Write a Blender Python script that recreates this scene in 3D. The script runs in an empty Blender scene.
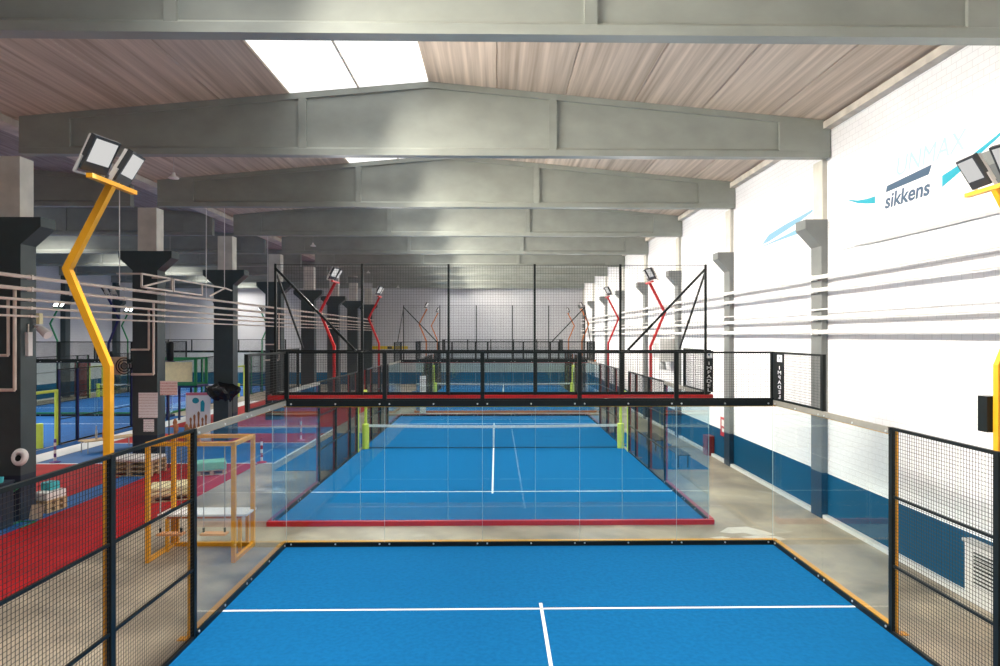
import bpy, bmesh, math, random
from mathutils import Vector, Matrix
random.seed(7)
S = bpy.context.scene
COL = S.collection
R = math.radians
# ---------------------------------------------------------------- camera, world, exposure
cam_d = bpy.data.cameras.new('camera'); cam = bpy.data.objects.new('camera', cam_d); COL.objects.link(cam)
cam.location = (-0.714, -13.373, 4.332)
cam.rotation_euler = (R(90), 0, -0.0164)
cam_d.sensor_width = 36; cam_d.lens = 652.165 * 36 / 1000
cam_d.shift_x = -7.045 / 1000; cam_d.shift_y = 2.408 / 1000
cam_d.clip_start = .05; cam_d.clip_end = 300
S.camera = cam
W = bpy.data.worlds.new('world'); S.world = W; W.use_nodes = True
bg = W.node_tree.nodes['Background']; bg.inputs[0].default_value = (1, .96, .90, 1); bg.inputs[1].default_value = 4.0
S.view_settings.view_transform = 'Standard'; S.view_settings.look = 'None'
S.view_settings.exposure = -0.36; S.view_settings.gamma = 1; S.view_settings.use_curve_mapping = False
S.cycles.transparent_max_bounces = 48
S.cycles.max_bounces = 10; S.cycles.diffuse_bounces = 6
FILL_WIN_E = 0.6          # glow of the added, unseen windows
SKY_E = 1.8          # skylight panels
LAMP_E = 6.0         # floodlight lenses
LAMP_W = 250         # floodlight lamps, watts

# sky light through the roof panels, plus added lamps to brighten the right wall
WALL_FILL_W, DOWN_W, LEFT_W = 950, 330, 680
def area_lamp(x, y, w, d, spread, col):
    ld = bpy.data.lights.new('skylight_area_lamp', 'AREA'); ld.shape = 'RECTANGLE'; ld.size = 2.6; ld.size_y = 4.4; ld.energy = w
    ld.color = col; ld.spread = R(spread)
    lo = bpy.data.objects.new('skylight_area_lamp', ld); COL.objects.link(lo); lo.location = (x, y, 9.72)
    zd = -Vector(d).normalized(); yd = Vector((0, 1, 0)); xd = yd.cross(zd)
    lo.rotation_euler = Matrix((xd, yd, zd)).transposed().to_euler()
for k in range(-4, 7):
    yc = 2.0 + 6.1 * k + 3.05
    area_lamp(-3.9, yc, WALL_FILL_W, (.92, 0, -.39), 100, (1, .93, .81))      # added fill aimed at the right wall
    area_lamp(-3.9, yc, DOWN_W, (0, 0, -1), 110, (1, .965, .91))         # zenith sky
    if k >= -1: area_lamp(-23.1, yc, LEFT_W, (0, 0, -1), 125, (1, .95, .87))
# ---------------------------------------------------------------- materials
def nd(t, kind, **kw):
    n = t.nodes.new(kind)
    for k, v in kw.items(): setattr(n, k, v)
    return n
def mat(name, col, rough=.5, metal=0, spec=.5, var=0.0, scale=8, stretch=(1, 1, 1), bump=0, col2=None, detail=4, rand=0):
    m = bpy.data.materials.new(name); m.use_nodes = True; t = m.node_tree; b = t.nodes['Principled BSDF']
    b.inputs['Roughness'].default_value = rough; b.inputs['Metallic'].default_value = metal
    b.inputs['Specular IOR Level'].default_value = spec
    c = (*col, 1)
    tc = nd(t, 'ShaderNodeTexCoord'); mp = nd(t, 'ShaderNodeMapping'); mp.inputs['Scale'].default_value = stretch
    nz = nd(t, 'ShaderNodeTexNoise'); nz.inputs['Scale'].default_value = scale; nz.inputs['Detail'].default_value = detail
    t.links.new(tc.outputs['Object'], mp.inputs['Vector']); t.links.new(mp.outputs[0], nz.inputs['Vector'])
    rp = nd(t, 'ShaderNodeValToRGB'); rp.color_ramp.elements[0].position = .3; rp.color_ramp.elements[1].position = .7
    d = col2 if col2 else tuple(max(0, x * (1 - var)) for x in col)
    e = tuple(min(1, x * (1 + var * .6)) for x in col)
    rp.color_ramp.elements[0].color = (*d, 1); rp.color_ramp.elements[1].color = (*(col if col2 else e), 1)
    t.links.new(nz.outputs['Fac'], rp.inputs['Fac'])
    out = rp.outputs['Color']
    if rand:
        oi = nd(t, 'ShaderNodeObjectInfo'); mr = nd(t, 'ShaderNodeMapRange')
        mr.inputs['To Min'].default_value = 1 - rand; mr.inputs['To Max'].default_value = 1 + rand
        t.links.new(oi.outputs['Random'], mr.inputs['Value'])
        mx = nd(t, 'ShaderNodeVectorMath', operation='SCALE')
        t.links.new(out, mx.inputs[0]); t.links.new(mr.outputs[0], mx.inputs['Scale']); out = mx.outputs[0]
        ad = nd(t, 'ShaderNodeVectorMath', operation='SCALE'); ad.inputs['Scale'].default_value = 40
        cb = nd(t, 'ShaderNodeCombineXYZ')
        for i in range(3): t.links.new(oi.outputs['Random'], cb.inputs[i])
        t.links.new(cb.outputs[0], ad.inputs[0]); t.links.new(ad.outputs[0], mp.inputs['Location'])
    t.links.new(out, b.inputs['Base Color'])
    if bump:
        bp = nd(t, 'ShaderNodeBump'); bp.inputs['Strength'].default_value = bump; bp.inputs['Distance'].default_value = .02
        t.links.new(nz.outputs['Fac'], bp.inputs['Height']); t.links.new(bp.outputs[0], b.inputs['Normal'])
    return m
def emit(name, col, s):
    m = bpy.data.materials.new(name); m.use_nodes = True; t = m.node_tree; t.nodes.clear()
    e = nd(t, 'ShaderNodeEmission'); e.inputs[0].default_value = (*col, 1); e.inputs[1].default_value = s
    o = nd(t, 'ShaderNodeOutputMaterial'); t.links.new(e.outputs[0], o.inputs[0]); return m
def glass_mat(name, tint, refl=1.0):
    m = bpy.data.materials.new(name); m.use_nodes = True; t = m.node_tree; t.nodes.clear()
    tr = nd(t, 'ShaderNodeBsdfTransparent'); tr.inputs[0].default_value = (*tint, 1)
    gl = nd(t, 'ShaderNodeBsdfGlossy'); gl.inputs['Roughness'].default_value = 0.0; gl.inputs[0].default_value = (.95, 1, 1, 1)
    ge = nd(t, 'ShaderNodeNewGeometry'); dt = nd(t, 'ShaderNodeVectorMath', operation='DOT_PRODUCT')
    t.links.new(ge.outputs['Normal'], dt.inputs[0]); t.links.new(ge.outputs['Incoming'], dt.inputs[1])
    ab = nd(t, 'ShaderNodeMath', operation='ABSOLUTE'); t.links.new(dt.outputs['Value'], ab.inputs[0])
    om = nd(t, 'ShaderNodeMath', operation='SUBTRACT'); om.inputs[0].default_value = 1; t.links.new(ab.outputs[0], om.inputs[1])
    pw = nd(t, 'ShaderNodeMath', operation='POWER'); pw.inputs[1].default_value = 5; t.links.new(om.outputs[0], pw.inputs[0])
    fr = nd(t, 'ShaderNodeMath', operation='MULTIPLY_ADD'); fr.inputs[1].default_value = .96; fr.inputs[2].default_value = .04; t.links.new(pw.outputs[0], fr.inputs[0])
    ml = nd(t, 'ShaderNodeMath', operation='MULTIPLY'); ml.inputs[1].default_value = refl
    mx = nd(t, 'ShaderNodeMixShader'); o = nd(t, 'ShaderNodeOutputMaterial')
    t.links.new(fr.outputs[0], ml.inputs[0]); t.links.new(ml.outputs[0], mx.inputs[0])
    t.links.new(tr.outputs[0], mx.inputs[1]); t.links.new(gl.outputs[0], mx.inputs[2]); t.links.new(mx.outputs[0], o.inputs[0])
    return m
def wall_mat(name, white, blue, htop, dirty=.05):
    """white painted masonry with a blue dado and faint block courses (paint by height, joints as fine relief)"""
    m = bpy.data.materials.new(name); m.use_nodes = True; t = m.node_tree; b = t.nodes['Principled BSDF']
    b.inputs['Roughness'].default_value = .6; b.inputs['Specular IOR Level'].default_value = .2
    tc = nd(t, 'ShaderNodeTexCoord'); sp = nd(t, 'ShaderNodeSeparateXYZ'); t.links.new(tc.outputs['Object'], sp.inputs[0])
    cb = nd(t, 'ShaderNodeCombineXYZ'); ad = nd(t, 'ShaderNodeMath', operation='ADD')
    t.links.new(sp.outputs[0], ad.inputs[0]); t.links.new(sp.outputs[1], ad.inputs[1])
    t.links.new(ad.outputs[0], cb.inputs[0]); t.links.new(sp.outputs[2], cb.inputs[1])
    br = nd(t, 'ShaderNodeTexBrick'); br.inputs['Scale'].default_value = 1; br.inputs['Brick Width'].default_value = .25
    br.inputs['Row Height'].default_value = .125; br.inputs['Mortar Size'].default_value = .006; br.inputs['Mortar Smooth'].default_value = .4
    t.links.new(cb.outputs[0], br.inputs['Vector'])
    br.inputs['Color1'].default_value = (*white, 1); br.inputs['Color2'].default_value = (*[w * .985 for w in white], 1)
    br.inputs['Mortar'].default_value = (*[w * .78 for w in white], 1)
    nz = nd(t, 'ShaderNodeTexNoise'); nz.inputs['Scale'].default_value = .9; nz.inputs['Detail'].default_value = 5
    t.links.new(tc.outputs['Object'], nz.inputs['Vector'])
    mr = nd(t, 'ShaderNodeMapRange'); mr.inputs['From Min'].default_value = .35; mr.inputs['From Max'].default_value = .7
    mr.inputs['To Min'].default_value = 1 - dirty; mr.inputs['To Max'].default_value = 1
    t.links.new(nz.outputs['Fac'], mr.inputs['Value'])
    sc_ = nd(t, 'ShaderNodeVectorMath', operation='SCALE'); t.links.new(br.outputs['Color'], sc_.inputs[0]); t.links.new(mr.outputs[0], sc_.inputs['Scale'])
    gt = nd(t, 'ShaderNodeMath', operation='GREATER_THAN'); gt.inputs[1].default_value = htop; t.links.new(sp.outputs[2], gt.inputs[0])
    sb = nd(t, 'ShaderNodeVectorMath', operation='SCALE'); sb.inputs[0].default_value = blue; t.links.new(mr.outputs[0], sb.inputs['Scale'])
    mx = nd(t, 'ShaderNodeMix', data_type='RGBA')
    t.links.new(gt.outputs[0], mx.inputs[0]); t.links.new(sb.outputs[0], mx.inputs[6]); t.links.new(sc_.outputs[0], mx.inputs[7])
    t.links.new(mx.outputs[2], b.inputs['Base Color'])
    bp = nd(t, 'ShaderNodeBump'); bp.inputs['Strength'].default_value = .25; bp.inputs['Distance'].default_value = .01; bp.invert = True
    t.links.new(br.outputs['Fac'], bp.inputs['Height']); t.links.new(bp.outputs[0], b.inputs['Normal'])
    return m
def floor_mat():
    m = bpy.data.materials.new('concrete_floor'); m.use_nodes = True; t = m.node_tree; b = t.nodes['Principled BSDF']
    tc = nd(t, 'ShaderNodeTexCoord')
    def noise(scale, det, dist=0):
        n = nd(t, 'ShaderNodeTexNoise'); n.inputs['Scale'].default_value = scale; n.inputs['Detail'].default_value = det; n.inputs['Distortion'].default_value = dist
        t.links.new(tc.outputs['Object'], n.inputs['Vector']); return n
    n1 = noise(.55, 7, .6); n2 = noise(2.2, 6, .3); n3 = noise(.33, 3, .2)
    r1 = nd(t, 'ShaderNodeValToRGB'); e = r1.color_ramp.elements
    e[0].position = .36; e[0].color = (.22, .183, .137, 1); e[1].position = .64; e[1].color = (.46, .39, .295, 1)
    t.links.new(n1.outputs['Fac'], r1.inputs[0])
    r2 = nd(t, 'ShaderNodeValToRGB'); e = r2.color_ramp.elements; e[0].position = .3; e[0].color = (.78, .78, .78, 1); e[1].position = .7; e[1].color = (1.1, 1.08, 1.05, 1)
    t.links.new(n2.outputs['Fac'], r2.inputs[0])
    mu = nd(t, 'ShaderNodeMix', data_type='RGBA', blend_type='MULTIPLY'); mu.inputs[0].default_value = 1
    t.links.new(r1.outputs[0], mu.inputs[6]); t.links.new(r2.outputs[0], mu.inputs[7])
    r3 = nd(t, 'ShaderNodeValToRGB'); e = r3.color_ramp.elements; e[0].position = .66; e[0].color = (0, 0, 0, 1); e[1].position = .7; e[1].color = (.75, .75, .75, 1)
    t.links.new(n3.outputs['Fac'], r3.inputs[0])
    mx = nd(t, 'ShaderNodeMix', data_type='RGBA'); mx.inputs[7].default_value = (.62, .58, .52, 1)
    t.links.new(r3.outputs[0], mx.inputs[0]); t.links.new(mu.outputs[2], mx.inputs[6]); t.links.new(mx.outputs[2], b.inputs['Base Color'])
    rr = nd(t, 'ShaderNodeMapRange'); rr.inputs['To Min'].default_value = .28; rr.inputs['To Max'].default_value = .55
    t.links.new(n2.outputs['Fac'], rr.inputs['Value']); t.links.new(rr.outputs[0], b.inputs['Roughness'])
    return m
def print_mat(name, base, ink, rows, frac=.5, scale=9):
    """paper with rows of unreadable small print: noise broken bands"""
    m = bpy.data.materials.new(name); m.use_nodes = True; t = m.node_tree; b = t.nodes['Principled BSDF']; b.inputs['Roughness'].default_value = .6
    tc = nd(t, 'ShaderNodeTexCoord'); sp = nd(t, 'ShaderNodeSeparateXYZ'); t.links.new(tc.outputs['Generated'], sp.inputs[0])
    ml = nd(t, 'ShaderNodeMath', operation='MULTIPLY'); ml.inputs[1].default_value = rows; t.links.new(sp.outputs[2], ml.inputs[0])
    fr = nd(t, 'ShaderNodeMath', operation='FRACT'); t.links.new(ml.outputs[0], fr.inputs[0])
    lt = nd(t, 'ShaderNodeMath', operation='LESS_THAN'); lt.inputs[1].default_value = frac; t.links.new(fr.outputs[0], lt.inputs[0])
    mp = nd(t, 'ShaderNodeMapping'); mp.inputs['Scale'].default_value = (3, 3, rows); t.links.new(tc.outputs['Generated'], mp.inputs[0])
    nz = nd(t, 'ShaderNodeTexNoise'); nz.inputs['Scale'].default_value = scale; nz.inputs['Detail'].default_value = 0; t.links.new(mp.outputs[0], nz.inputs['Vector'])
    g2 = nd(t, 'ShaderNodeMath', operation='GREATER_THAN'); g2.inputs[1].default_value = .52; t.links.new(nz.outputs['Fac'], g2.inputs[0])
    mm = nd(t, 'ShaderNodeMath', operation='MULTIPLY'); t.links.new(lt.outputs[0], mm.inputs[0]); t.links.new(g2.outputs[0], mm.inputs[1])
    mx = nd(t, 'ShaderNodeMix', data_type='RGBA'); mx.inputs[6].default_value = (*base, 1); mx.inputs[7].default_value = (*ink, 1)
    t.links.new(mm.outputs[0], mx.inputs[0]); t.links.new(mx.outputs[2], b.inputs['Base Color']); return m

M = {}
M['floor'] = floor_mat()
M['wall'] = wall_mat('white_block_wall', (.88, .88, .90), (.001, .066, .145), 1.06)
M['endwall'] = wall_mat('grey_end_wall', (.62, .62, .64), (.008, .105, .22), 1.06)
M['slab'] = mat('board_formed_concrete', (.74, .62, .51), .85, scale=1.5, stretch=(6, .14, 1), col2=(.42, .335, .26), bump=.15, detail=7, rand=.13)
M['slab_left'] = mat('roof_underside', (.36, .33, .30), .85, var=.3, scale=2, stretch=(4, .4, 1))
M['beam'] = mat('beam_paint', (.285, .305, .275), .5, var=.12, scale=1.4, stretch=(1, 1, 1.5), detail=6, rand=.04)
M['eave'] = mat('eave_concrete', (.62, .57, .50), .7, var=.2, scale=3)
M['upper'] = mat('column_upper_paint', (.64, .62, .55), .55, var=.15, scale=2)
M['slate'] = mat('slate_paint', (.040, .060, .064), .45, var=.12, scale=2)
M['slate_hazed'] = mat('slate_paint_hazed', (.17, .18, .175), .5, var=.12, scale=2)  # slate paint lightened to imitate lens haze over the right columns
M['navy'] = mat('navy_paint', (.006, .022, .045), .5, var=.2, scale=3)
M['skylight'] = emit('skylight_panel', (1, .99, .96), SKY_E)
M['fill_window'] = emit('fill_window_glow', (1, .91, .78), FILL_WIN_E)  # extra light source, added as glowing panes
M['turf'] = mat('blue_turf', (.005, .118, .30), .95, spec=.06, var=.12, scale=14, detail=10, bump=.05)
M['turf_left'] = mat('blue_turf_worn', (.006, .088, .29), .75, spec=.25, var=.15, scale=1.2, detail=8)
M['line'] = mat('white_line', (.85, .87, .88), .7, var=.05)
M['redfloor'] = mat('red_sport_floor', (.40, .006, .008), .6, spec=.25, var=.18, scale=1.3, detail=8)
M['bluefloor'] = mat('blue_sport_floor', (.008, .115, .35), .5, var=.15, scale=1.2, detail=8)
M['rail'] = mat('galvanised_rail', (.33, .31, .26), .35, metal=.2, var=.06)
M['black'] = mat('black_powder_coat', (.009, .012, .012), .4, spec=.22, var=.1)
M['wire'] = mat('black_wire', (.014, .017, .017), .5)
M['yellow'] = mat('yellow_powder_coat', (.80, .36, .012), .4, var=.05)
M['lemon'] = mat('lemon_paint', (.70, .50, .015), .5)
M['red'] = mat('red_powder_coat', (.48, .006, .008), .4, var=.06)
M['orange'] = mat('orange_powder_coat', (.62, .18, .04), .45, var=.06)
M['green'] = mat('green_powder_coat', (.015, .22, .08), .45, var=.06)
M['navypc'] = mat('navy_powder_coat', (.012, .018, .10), .4, var=.06)
M['lime'] = mat('lime_padding', (.66, .78, .10), .6, var=.05)
M['glass'] = glass_mat('court_glass', (.93, .965, .96), .85)
M['glassedge'] = mat('glass_edge', (.02, .22, .26), .15, spec=.6)
M['jointgrey'] = mat('silicone_joint', (.42, .52, .52), .4)
M['bolt'] = mat('steel_bolt', (.75, .76, .74), .3, metal=.6)
M['net'] = mat('net_cord', (.015, .03, .04), .8)
M['white'] = mat('white_paint', (.82, .80, .77), .5, var=.04)
M['tape'] = mat('net_tape', (.80, .80, .80), .7, var=.15, scale=3, stretch=(6, 1, 1))
M['pipe'] = mat('cream_pipe', (.72, .62, .54), .4, var=.08, scale=3)
M['pipeR'] = mat('white_pipe', (.83, .82, .80), .4, var=.05, scale=3)
M['lens'] = emit('lamp_lens', (1, .985, .96), .85)
M['lens_on'] = emit('lit_lamp_lens', (1, 1, 1), 14.0)
M['lampbody'] = mat('lamp_housing', (.03, .032, .034), .35)
M['lampback'] = mat('lamp_heat_sink', (.62, .60, .57), .4, metal=.3)
M['wood'] = mat('pallet_wood', (.56, .40, .22), .7, var=.25, scale=5, stretch=(1, 6, 6))
M['cream'] = mat('cream_cushion', (.86, .77, .46), .8, var=.08)
M['mint'] = mat('mint_cushion', (.25, .62, .42), .8, var=.08)
M['teal'] = mat('turquoise_plastic', (.06, .50, .55), .5, var=.05)
M['grey'] = mat('grey_paint', (.45, .45, .45), .5, var=.08)
M['lightgrey'] = mat('light_grey_metal', (.66, .66, .66), .45, var=.05)
M['darkred'] = mat('dark_red_paint', (.25, .012, .012), .4, var=.08)
M['sack'] = mat('black_plastic_film', (.006, .007, .008), .25, bump=.8, scale=10)
M['cyan'] = mat('cyan_print', (.01, .33, .44), .6)
M['skyblue'] = mat('pale_blue_print', (.20, .40, .55), .6)
M['steelblue'] = mat('steel_blue_print', (.05, .10, .17), .6)
M['ghost'] = mat('faded_cyan_print', (.42, .63, .69), .6)
M['banner'] = mat('white_vinyl', (.90, .90, .92), .5, var=.02)
M['notice'] = print_mat('printed_notice', (1, 1, 1), (.66, .58, .56), 9)
M['notice2'] = print_mat('printed_sheet', (1, .98, .98), (.48, .42, .44), 5, .6, 6)
M['warn'] = print_mat('warning_print', (1, .82, .76), (.62, .22, .18), 5, .45)
M['chess'] = mat('chess_print', (.40, .17, .07), .6, var=.4, scale=12)
M['terracotta'] = mat('terracotta_plastic', (.55, .20, .08), .5, var=.1)
M['skin'] = mat('pale_wood', (.55, .42, .30), .7, var=.1)
M['pink'] = mat('pink_print', (.70, .18, .25), .6)
M['swingseat'] = mat('orange_swing_seat', (.66, .30, .12), .5, var=.1)
M['rope'] = mat('grey_rope', (.45, .42, .38), .8)

# ---------------------------------------------------------------- mesh helpers
class MB:
    def __init__(s): s.v = []; s.f = []; s.mi = []
    def add(s, vs, fs, mi=0):
        o = len(s.v); s.v += [tuple(p) for p in vs]; s.f += [tuple(i + o for i in f) for f in fs]; s.mi += [mi] * len(fs); return s
    def box(s, x0, x1, y0, y1, z0, z1, mi=0):
        return s.add([(x0, y0, z0), (x1, y0, z0), (x1, y1, z0), (x0, y1, z0), (x0, y0, z1), (x1, y0, z1), (x1, y1, z1), (x0, y1, z1)],
                     [(0, 3, 2, 1), (4, 5, 6, 7), (0, 1, 5, 4), (1, 2, 6, 5), (2, 3, 7, 6), (3, 0, 4, 7)], mi)
    def bar(s, a, b, w, h=None, up=(0, 0, 1), caps=True, mi=0):
        h = h or w; a = Vector(a); b = Vector(b); d = (b - a).normalized(); u = Vector(up)
        if abs(d.dot(u)) > .98: u = Vector((0, 1, 0)) if abs(d.y) < .9 else Vector((1, 0, 0))
        r = d.cross(u).normalized() * w / 2; q = r.cross(d).normalized() * h / 2
        vs = [p + i * r + j * q for p in (a, b) for i, j in ((-1, -1), (1, -1), (1, 1), (-1, 1))]
        fs = [(0, 1, 5, 4), (1, 2, 6, 5), (2, 3, 7, 6), (3, 0, 4, 7)]
        if caps: fs += [(3, 2, 1, 0), (4, 5, 6, 7)]
        return s.add(vs, fs, mi)
    def cyl(s, a, b, r, n=10, r2=None, mi=0, caps=True):
        r2 = r if r2 is None else r2
        a = Vector(a); b = Vector(b); d = (b - a).normalized(); u = Vector((0, 0, 1)) if abs(d.z) < .9 else Vector((1, 0, 0))
        p = d.cross(u).normalized(); q = d.cross(p)
        vs = [c + (math.cos(t) * p + math.sin(t) * q) * rr for c, rr in ((a, r), (b, r2)) for t in [2 * math.pi * i / n for i in range(n)]]
        fs = [(i, (i + 1) % n, n + (i + 1) % n, n + i) for i in range(n)]
        if caps: fs += [tuple(range(n))[::-1], tuple(range(n, 2 * n))]
        return s.add(vs, fs, mi)
    def tube(s, pts, r, n=8, mi=0):
        for a, b in zip(pts, pts[1:]): s.cyl(a, b, r, n, mi=mi)
        return s
    def prism(s, poly, axis, a, b, mi=0):
        """poly 2-D; axis 'y': poly=(x,z) extruded y a..b; axis 'x': poly=(y,z); axis 'z': poly=(x,y)"""
        f = {'y': lambda p, t: (p[0], t, p[1]), 'x': lambda p, t: (t, p[0], p[1]), 'z': lambda p, t: (p[0], p[1], t)}[axis]
        n = len(poly); vs = [f(p, a) for p in poly] + [f(p, b) for p in poly]
        fs = [tuple(range(n)), tuple(range(n, 2 * n))[::-1]] + [(i, n + i, n + (i + 1) % n, (i + 1) % n) for i in range(n)]
        return s.add(vs, fs, mi)
    def lathe(s, prof, c=(0, 0, 0), n=16, mi=0):
        vs = []; m = len(prof)
        for i in range(n):
            t = 2 * math.pi * i / n
            vs += [(c[0] + r * math.cos(t), c[1] + r * math.sin(t), c[2] + z) for r, z in prof]
        fs = [(i * m + j, ((i + 1) % n) * m + j, ((i + 1) % n) * m + j + 1, i * m + j + 1) for i in range(n) for j in range(m - 1)]
        return s.add(vs, fs, mi)
    def xf(s, mtx):
        s.v = [tuple(mtx @ Vector(p)) for p in s.v]; return s
    def mesh(s, name, mats, smooth=False, fix=True):
        me = bpy.data.meshes.new(name); me.from_pydata(s.v, [], s.f)
        for m in (mats if isinstance(mats, (list, tuple)) else [mats]): me.materials.append(M[m] if isinstance(m, str) else m)
        if any(s.mi): me.polygons.foreach_set('material_index', s.mi)
        if fix:
            b = bmesh.new(); b.from_mesh(me); bmesh.ops.recalc_face_normals(b, faces=b.faces); b.to_mesh(me); b.free()
        if smooth: me.polygons.foreach_set('use_smooth', [True] * len(me.polygons))
        return me
    def build(s, name, mats, parent=None, loc=None, smooth=False, fix=True, kind=None):
        return link(name, s.mesh(name, mats, smooth, fix), parent, loc, kind)
def link(name, me, parent=None, loc=None, kind=None, rz=0):
    o = bpy.data.objects.new(name, me); COL.objects.link(o)
    if parent: o.parent = parent
    if loc: o.location = loc
    if rz: o.rotation_euler.z = rz
    if kind: o['kind'] = kind
    return o
def tag(o, label, cat, group=None):
    o['label'] = label; o['category'] = cat
    if group: o['group'] = group
    return o
def thing(name, label, cat, loc=(0, 0, 0), rz=0, group=None):
    return tag(link(name, None, None, loc, None, rz), label, cat, group)
def struct(o): o['kind'] = 'structure'; return o
def text_mesh(txt, size, depth, align='LEFT', shear=0, sx=1, bold=0):
    c = bpy.data.curves.new('lettering', 'FONT'); c.body = txt; c.size = size; c.extrude = depth; c.align_x = align; c.shear = shear; c.offset = bold
    o = bpy.data.objects.new('t', c); COL.objects.link(o); bpy.context.view_layer.update()
    me = bpy.data.meshes.new_from_object(o.evaluated_get(bpy.context.evaluated_depsgraph_get()))
    bpy.data.objects.remove(o); me.materials.clear()
    if sx != 1: me.transform(Matrix.Diagonal((sx, 1, 1, 1)))
    return me
ORD = ['first', 'second', 'third', 'fourth', 'fifth', 'sixth', 'seventh', 'eighth', 'ninth', 'tenth', 'eleventh']

# ---------------------------------------------------------------- the shell
XR, XC, XL = 7.13, -12.15, -31.0           # right wall, column row, left wall
RID, ZR, ZE = -2.3, 10.22, 9.34            # ridge x, z; eave z
Y0, Y1, BAY = -22.65, 44.9, 6.1
BY = [1.75 + BAY * k for k in range(-2, 8)]   # near face of each frame
flr = struct(MB().box(XL - .4, XR + .4, Y0, Y1 + .4, -.25, 0).build('floor', 'floor'))
M['plaster'] = mat('spilt_plaster', (.62, .58, .52), .7, var=.1, scale=4)
for pts in ([(4.2, .9), (4.5, 1.25), (4.95, 1.3), (5.2, 1.0), (5.35, .72), (5.1, .62), (4.85, .7), (4.7, .85), (4.45, .8)], [(4.55, .55), (4.9, .66), (5.3, .6), (5.45, .38), (5.2, .25), (4.85, .3)], [(3.85, .52), (4.15, .6), (4.3, .5), (4.05, .4)]):
    MB().prism(pts, 'z', .0, .004).build('plaster_spill', 'plaster', flr)
struct(MB().box(XR, XR + .3, Y0, Y1 + .4, 0, 10.6).build('wall_right', 'wall'))
struct(MB().box(XL - .4, XR, Y1, Y1 + .4, 0, 10.6).build('wall_back', 'endwall'))
struct(MB().box(XL - .4, XL, Y0, Y1, 0, 10.6).build('wall_left', 'endwall'))
struct(MB().box(XL - .4, XR + .3, Y0 - .3, Y0, 0, 10.6).build('wall_front', 'endwall'))
# windows added to the right wall, out of view, to light the beams
for i in range(3):
    ya = -20.4 + 4.6 * i
    wn = struct(link('fill_window_%d' % (i + 1), None, None, (XR, ya, 0)))
    for j in range(3):
        MB().box(-.02, -.01, .06 + 1.4 * j, 1.36 + 1.4 * j, 2.3, 7.9).build('pane', 'fill_window', wn)
    fr_ = MB()
    for j in range(4): fr_.box(-.05, 0, 1.4 * j, 1.4 * j + .06, 2.24, 7.96)
    for z in (2.24, 5.07, 7.9): fr_.box(-.05, 0, 0, 4.26, z, z + .06)
    fr_.build('fill_window_frame', 'grey', wn)
for nm, x0, x1 in (('baseboard_right', XR - .12, XR), ('baseboard_left', XL, XL + .12)):
    struct(MB().box(x0, x1, Y0, Y1, 0, .09).build(nm, 'lightgrey'))
struct(MB().box(XR - .2, XR, Y0, Y1, 9.16, ZE - .02).build('trim_1', 'eave'))
struct(MB().box(XC - .2, XC + .32, Y0, Y1, 9.16, ZE - .02).build('trim_2', 'eave'))
# roof: precast planks, six to a slope in each bay; the two by the ridge on the left slope are skylights
ceil = struct(link('ceiling', None))
def slope_strip(xa, xb, za, zb, th=.16, ln=BAY):
    c = .022; k = (zb - za) / (xb - xa); return MB().prism([(xa + c, za + c * k), (xb - c, zb - c * k), (xb, zb + .03), (xb, zb + th), (xa, za + th), (xa, za + .03)], 'y', 0, ln)
def zl(x, rid): return ZR - abs(x - rid) / 9.6 * (ZR - ZE)
def roof(rid, parent, slabmat, planks):
    slabs = []
    for sgn in (-1, 1):
        for i in range(6):
            xa, xb = rid + sgn * 1.6 * i, rid + sgn * 1.6 * (i + 1)
            x0, x1 = min(xa, xb), max(xa, xb)
            sky = sgn < 0 and i < 2
            me = slope_strip(x0, x1, zl(x0, rid), zl(x1, rid), .05 if sky else .16).mesh('skylight_pane' if sky else 'roof_plank', 'skylight' if sky else slabmat)
            slabs.append((me, sky))
    for k in range(-4, 7):
        for me, sky in slabs:
            o = link('skylight_pane' if sky else 'roof_plank', me, parent, (0, 1.75 + .12 + BAY * k, 0))
        xm = rid - 1.6; MB().box(xm - .014, xm + .014, 1.87 + BAY * k, 1.87 + BAY * (k + 1), zl(xm, rid) - .03, zl(xm, rid) + .02).build('skylight_mullion', 'eave', parent)
roof(RID, ceil, 'slab', True)
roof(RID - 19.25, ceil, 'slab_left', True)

# roof beams: I-section, tapered to the ends, with ribs
def beam_parts(rid, x0, x1):
    P = []
    zb = 8.5
    P.append(('bottom_flange', MB().prism([(0, zb), (.24, zb), (.24, zb + .14), (.17, zb + .2), (.07, zb + .2), (0, zb + .14)], 'x', x0, x1).mesh('bottom_flange', 'beam')))
    def zt(x): return zl(x, rid) - .005
    P.append(('web', MB().prism([(x0, zb + .2), (x1, zb + .2), (x1, zt(x1) - .1), (rid, zt(rid) - .1), (x0, zt(x0) - .1)], 'y', .07, .17).mesh('web', 'beam')))
    P.append(('top_flange', MB().prism([(x0, zt(x0) - .14), (rid, zt(rid) - .14), (rid, zt(rid)), (x0, zt(x0))], 'y', .01, .23)
              .prism([(rid, zt(rid) - .14), (x1, zt(x1) - .14), (x1, zt(x1)), (rid, zt(rid))], 'y', .01, .23).mesh('top_flange', 'beam')))
    for xr in (rid - 2.9, rid + 2.9):
        P.append(('rib', MB().box(xr - .09, xr + .09, .012, .228, zb + .14, zt(xr) - .1).mesh('rib', 'beam')))
    for a, b in ((x0, x0 + 1.15), (x1 - 1.2, x1)):
        P.append(('end_block', MB().prism([(a, zb + .1), (b, zb + .1), (b, zt(b) - .06), (a, zt(a) - .06)], 'y', .008, .232).mesh('end_block', 'beam')))
    return P
bp_main = beam_parts(RID, -11.66, 7.1); bp_left = beam_parts(RID - 19.25, -30.98, -12.52)
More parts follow.
